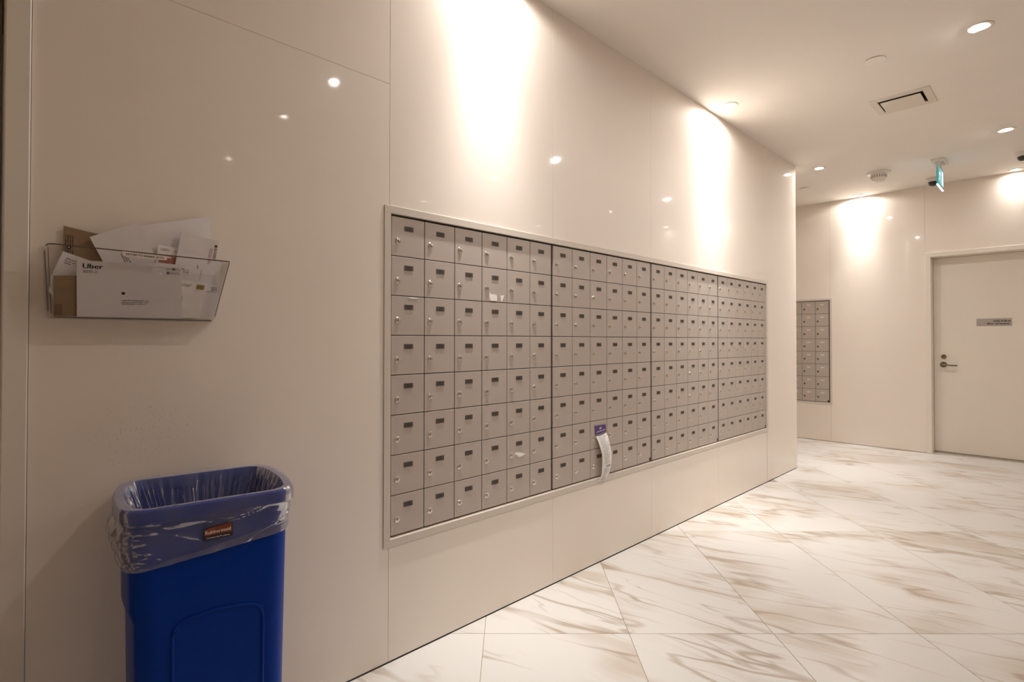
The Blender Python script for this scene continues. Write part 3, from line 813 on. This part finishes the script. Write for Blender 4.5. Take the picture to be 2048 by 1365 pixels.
rings.append([(x*1.008+.004*min(0, nz(i*.2, 3, 3))*0, y*1.008, .848) for i, (x, y) in enumerate(ro)])
rings.append([(x*1.010, y*1.010, .836) for i, (x, y) in enumerate(ro)])
rings.append([(x*1.010, y*1.010, .823) for i, (x, y) in enumerate(ro)])
NO = 30
for k in range(NO+1):
    f = k/NO; r_ = []
    for i in range(NP):
        X, Y = bo[i]; xo, yo = ro[i]
        h = hem(X, Y); z = .817+(h-.817)*f
        t = taper(z); L_ = math.hypot(X, Y)
        left = max(0, -X/.165)**3*(1 if Y > -.15 else .3)
        cor = math.exp(-((X+.15)**2+(Y+.16)**2)/.004)
        wr = .0034*nz(X*16+z*8, Y*16, z*52)+.0050*nz(X*9-z*16, Y*9+2, z*26+5)
        wr += cor*.0055*nz(X*20, Y*20, z*170)
        wr += .0050*max(0, 1-abs(nz(X*7+z*11, Y*7, z*13+8))*8)+.0040*max(0, 1-abs(nz(X*6-z*9, Y*6+4, z*10+2))*11)
        base_off = .0045+.006*(1-f)**2+left*.012*math.sin(PI*min(1, f*1.1))
        off = base_off+abs(wr)
        r_.append((X*t*(1+off/L_), Y*t*(1+off/L_), z))
    rings.append(r_)
rings = [[(x, y, z-.70) for x, y, z in r_] for r_ in rings]
loft(q, rings)
q.build('bag_film', M['film'], bag)
q = MB(); rg2 = []
for f in (0, .5, 1):
    r_ = []
    for i in range(NP):
        X, Y = bo[i]; h = hem(X, Y); wd = .006+.020*max(0, (X+.15)/.3)*(1 if Y < 0 else .5)+.003*nz(i*.05, 2, 2)
        z = h+wd*f; t = taper(z); L_ = math.hypot(X, Y); off = .0068+.0016*math.sin(PI*f)
        left = max(0, -X/.165)**3*(1 if Y > -.15 else .3)*.003
        off += left
        r_.append((X*t*(1+off/L_), Y*t*(1+off/L_), z-.70))
    rg2.append(r_)
loft(q, rg2)
q.build('hem_fold', M['film'], bag)

# ------------------------------------------------------------------ ceiling fittings
BEAM_WASH, BEAM_ROOM = (3.2, .23, .14, 24.0, 1.35), (3.5, 1.0, .08, 30.0, .0)
def beam(ld, power, peak, floor_, power2, peak2):
    """lamp distribution: a wide lobe and a narrow core on a weak even base"""
    ld.use_nodes = True; nt = ld.node_tree; N = nt.nodes; L = nt.links
    em = N['Emission']
    tc = N.new('ShaderNodeTexCoord'); sx = N.new('ShaderNodeSeparateXYZ'); L.new(tc.outputs['Normal'], sx.inputs[0])
    ab = N.new('ShaderNodeMath'); ab.operation = 'ABSOLUTE'; L.new(sx.outputs['Z'], ab.inputs[0])
    pw = N.new('ShaderNodeMath'); pw.operation = 'POWER'; pw.inputs[1].default_value = power; L.new(ab.outputs[0], pw.inputs[0])
    ma = N.new('ShaderNodeMath'); ma.operation = 'MULTIPLY_ADD'; ma.inputs[1].default_value = peak; ma.inputs[2].default_value = floor_
    L.new(pw.outputs[0], ma.inputs[0])
    p2 = N.new('ShaderNodeMath'); p2.operation = 'POWER'; p2.inputs[1].default_value = power2; L.new(ab.outputs[0], p2.inputs[0])
    m2 = N.new('ShaderNodeMath'); m2.operation = 'MULTIPLY_ADD'; m2.inputs[1].default_value = peak2
    L.new(p2.outputs[0], m2.inputs[0]); L.new(ma.outputs[0], m2.inputs[2]); L.new(m2.outputs[0], em.inputs['Strength'])
names = {(0, 0): 'recessed downlight above the leftmost mailbox bank, close to the wall',
         (1, 0): 'recessed downlight above the third mailbox bank, close to the wall',
         (2, 0): 'recessed downlight just past the corner of the mailbox wall',
         (3, 0): 'recessed downlight tight to the far wall, above the wall left of the door',
         (0, 1): 'recessed downlight in the second row over the near floor',
         (1, 1): 'large-looking recessed downlight nearest the top right corner of the ceiling',
         (2, 1): 'recessed downlight at the right edge between the vent and the exit sign',
         (3, 1): 'recessed downlight tight to the far wall, above the pale door'}
def downlight(x, y, label, dz=0.0):
    t = tag(empty('downlight', (x, y, HC)), label, 'ceiling light', 'recessed downlights')
    q = MB(); q.lathe([(.0360, .0), (.0575, .0), (.0575, -.0025), (.0545, -.0045), (.0400, -.0030), (.0365, .004)], 36, cap=False)
    q.lathe([(.0365, .004), (.0355, .034)], 36, cap=False)
    q.build('trim_ring', M['white'], t)
    q = MB(); q.lathe([(.0290, .011+dz), (.0290, .014+dz)], 28); q.build('lamp_lens', M['lens'], t)
    q = MB(); q.lathe([(.037, .036), (.037, .12)], 20); q.build('can', M['white'], t)
    return t
for i, (x, y) in enumerate(LIGHTS):
    key = (i % 4, i//4)
    lab = names.get(key)
    if not lab:
        lab = {8: 'recessed downlight of the third row, nearest the camera', 9: 'recessed downlight of the third row, in line with the vent',
               10: 'recessed downlight of the third row, right of the exit sign', 11: 'recessed downlight of the third row, tight to the far wall',
               12: 'recessed downlight of the fourth row, nearest the camera', 13: 'recessed downlight of the fourth row, middle of the lobby', 14: 'recessed downlight of the fourth row, far end of the lobby'}[i]
    dz = .013 if i >= 8 else 0
    t = downlight(x, y, lab, dz)
    ld = bpy.data.lights.new('downlight_lamp', 'SPOT'); ld.color = LAMP_COL
    ld.energy = WASH_W*(1, 1.12, .85, .62)[i] if i < 4 else LAMP_W*((1.25, 3.4, 2.2, .40)[i-4] if i < 8 else .25)
    ld.spot_size = math.radians(172); ld.spot_blend = .25; ld.shadow_soft_size = .018
    beam(ld, *(BEAM_WASH if i < 4 else BEAM_ROOM))
    lo = bpy.data.objects.new('downlight_lamp', ld); C.objects.link(lo); lo.parent = t; lo.location = (0, 0, .007+dz)
    if i in (4, 5, 6): lo.rotation_euler = (math.radians(40), 0, math.radians((-12, 10, 0)[i-4]))   # adjustable heads turned towards the mailboxes

# supply vent: frame, dark neck and hung plaque
t = tag(empty('ceiling_vent', (4.66, -1.035, HC)), 'square white ceiling air vent with a hung centre plate', 'vent')
q = MB(); fx, fy = .165, .175; ix, iy = .113, .130
for (a, c, d, f) in ((-fx, fx, -fy, -iy), (-fx, fx, iy, fy), (-fx, -ix, -iy, iy), (ix, fx, -iy, iy)): q.box(a, c, d, f, -.005, 0)
q.build('vent_frame', M['vent'], t, bevel=.0015)
q = MB()
q.box(-ix-.004, -ix, -iy, iy, .001, .13); q.box(ix, ix+.004, -iy, iy, .001, .13); q.box(-ix, ix, -iy-.004, -iy, .001, .13); q.box(-ix, ix, iy, iy+.004, .001, .13); q.box(-ix, ix, -iy, iy, .13, .134)
q.build('vent_neck', M['duct'], t)
q = MB(); q.box(-.100, .108, -.116, .118, -.013, -.008); q.build('centre_plate', M['vent'], t, bevel=.002)
for (a, c) in ((-.06, -.08), (-.06, .08), (.08, -.08), (.08, .08)):
    q = MB(); q.tube([(a, c, -.008), (a, c, .129)], .003, 6); q.build('hanger_rod', M['housing'], t)

def cap(x, y, label):
    t = tag(empty('sprinkler_cover', (x, y, HC)), label, 'sprinkler cover', 'flush sprinkler covers')
    q = MB(); q.lathe([(.040, .0), (.040, -.004)], 28); q.build('seat', M['housing'], t)
    q = MB(); q.lathe([(.050, -.004), (.0525, -.005), (.0525, -.0075), (.049, -.0085)], 36); q.build('cover_disc', M['ceil'], t)
cap(3.85, -1.035, 'flat round sprinkler cover on the ceiling above the air vent')
cap(6.56, .2, 'small flat round sprinkler cover by the corner of the mailbox wall')

t = tag(empty('smoke_detector', (6.46, -.525, HC)), 'white round smoke detector on the ceiling by the far wall', 'smoke detector')
q = MB(); q.lathe([(.104, 0), (.104, -.010), (.098, -.018), (.072, -.020)], 40); q.build('base', M['white'], t)
q = MB(); q.lathe([(.070, -.018), (.066, -.062), (.062, -.068), (.050, -.090), (.030, -.096)], 40); q.build('head', M['white'], t)
for k in range(20):
    a = 2*PI*k/20
    q = MB(); q.box(-.0028, .0028, -.0015, .0015, -.012, .012)
    o = q.build('slot', M['inkgrey'], t, loc=(.0672*math.cos(a), .0672*math.sin(a), -.046), rot=(0, 0, a+PI/2))
q = MB(); q.lathe([(.010, -.0955), (.010, -.099)], 16); q.build('indicator', M['lab_white'], t)

def camera_dome(x, y, label):
    t = tag(empty('security_camera', (x, y, HC)), label, 'security camera', 'ceiling security cameras')
    q = MB(); q.lathe([(.066, 0), (.066, -.006), (.060, -.034), (.052, -.042)], 32); q.build('housing', M['white'], t)
    q = MB(); q.lathe([(.047, -.041), (.045, -.056), (.036, -.072), (.020, -.081)], 28); q.build('dark_dome', M['black'], t)
camera_dome(7.10, -.88, 'dome security camera half hidden behind the exit sign')
camera_dome(6.69, -1.585, 'dome security camera cut by the right edge of the picture')

t = tag(empty('exit_sign', (6.50, -1.01, HC)), 'blue green running man exit sign hanging edge-on from the ceiling', 'exit sign')
q = MB(); q.box(-.15, .10, -.05, .05, -.016, 0); q.box(-.06, .04, -.03, .03, -.030, -.0155); q.build('ceiling_bracket', M['white'], t, bevel=.003)
for s_ in (-.05, .05):
    q = MB(); q.lathe([(.008, -.014), (.008, -.024)], 12, c=(s_, 0, 0)); q.box(s_-.006, s_+.006, -.003, .003, -.058, -.022); q.build('hanger', M['white'], t)
q = MB(); q.box(-.17, .17, -.006, .006, -.240, -.055); q.build('acrylic_panel', M['acrylic'], t, bevel=.001)
q = MB()
for s_ in (-.0072, .0072):
    sg = 1 if s_ < 0 else -1
    V = lambda u, v: (u*sg, s_, v)
    def poly(pts, mi, dy=0): q.add([(u*sg, s_-sg*dy, v) for u, v in pts], [tuple(range(len(pts)))] , mi)
    poly([(-.158, -.226), (.158, -.226), (.158, -.066), (-.158, -.066)], 0)
    poly([(.03, -.215), (.135, -.215), (.135, -.078), (.03, -.078)], 1, .0006)
    k = 14; poly([(-.055+.013*math.cos(2*PI*i/k), -.092+.013*math.sin(2*PI*i/k)) for i in range(k)], 1, .0006)
    poly([(-.085, -.112), (-.045, -.106), (-.030, -.118), (-.052, -.158), (-.086, -.150)], 1, .0006)
    poly([(-.045, -.106), (-.008, -.130), (-.013, -.139), (-.048, -.118)], 1, .0006)
    poly([(-.085, -.112), (-.118, -.140), (-.110, -.147), (-.078, -.124)], 1, .0006)
    poly([(-.052, -.156), (-.020, -.172), (-.024, -.210), (-.036, -.210), (-.036, -.178), (-.070, -.158)], 1, .0006)
    poly([(-.086, -.150), (-.066, -.156), (-.092, -.192), (-.128, -.196), (-.128, -.185), (-.100, -.181)], 1, .0006)
q.build('pictogram', [M['exit_green'], M['exit_white']], t)
q = MB(); q.box(-.17, .17, -.007, .007, -.252, -.2402); q.build('light_edge', M['exit_white'], t)
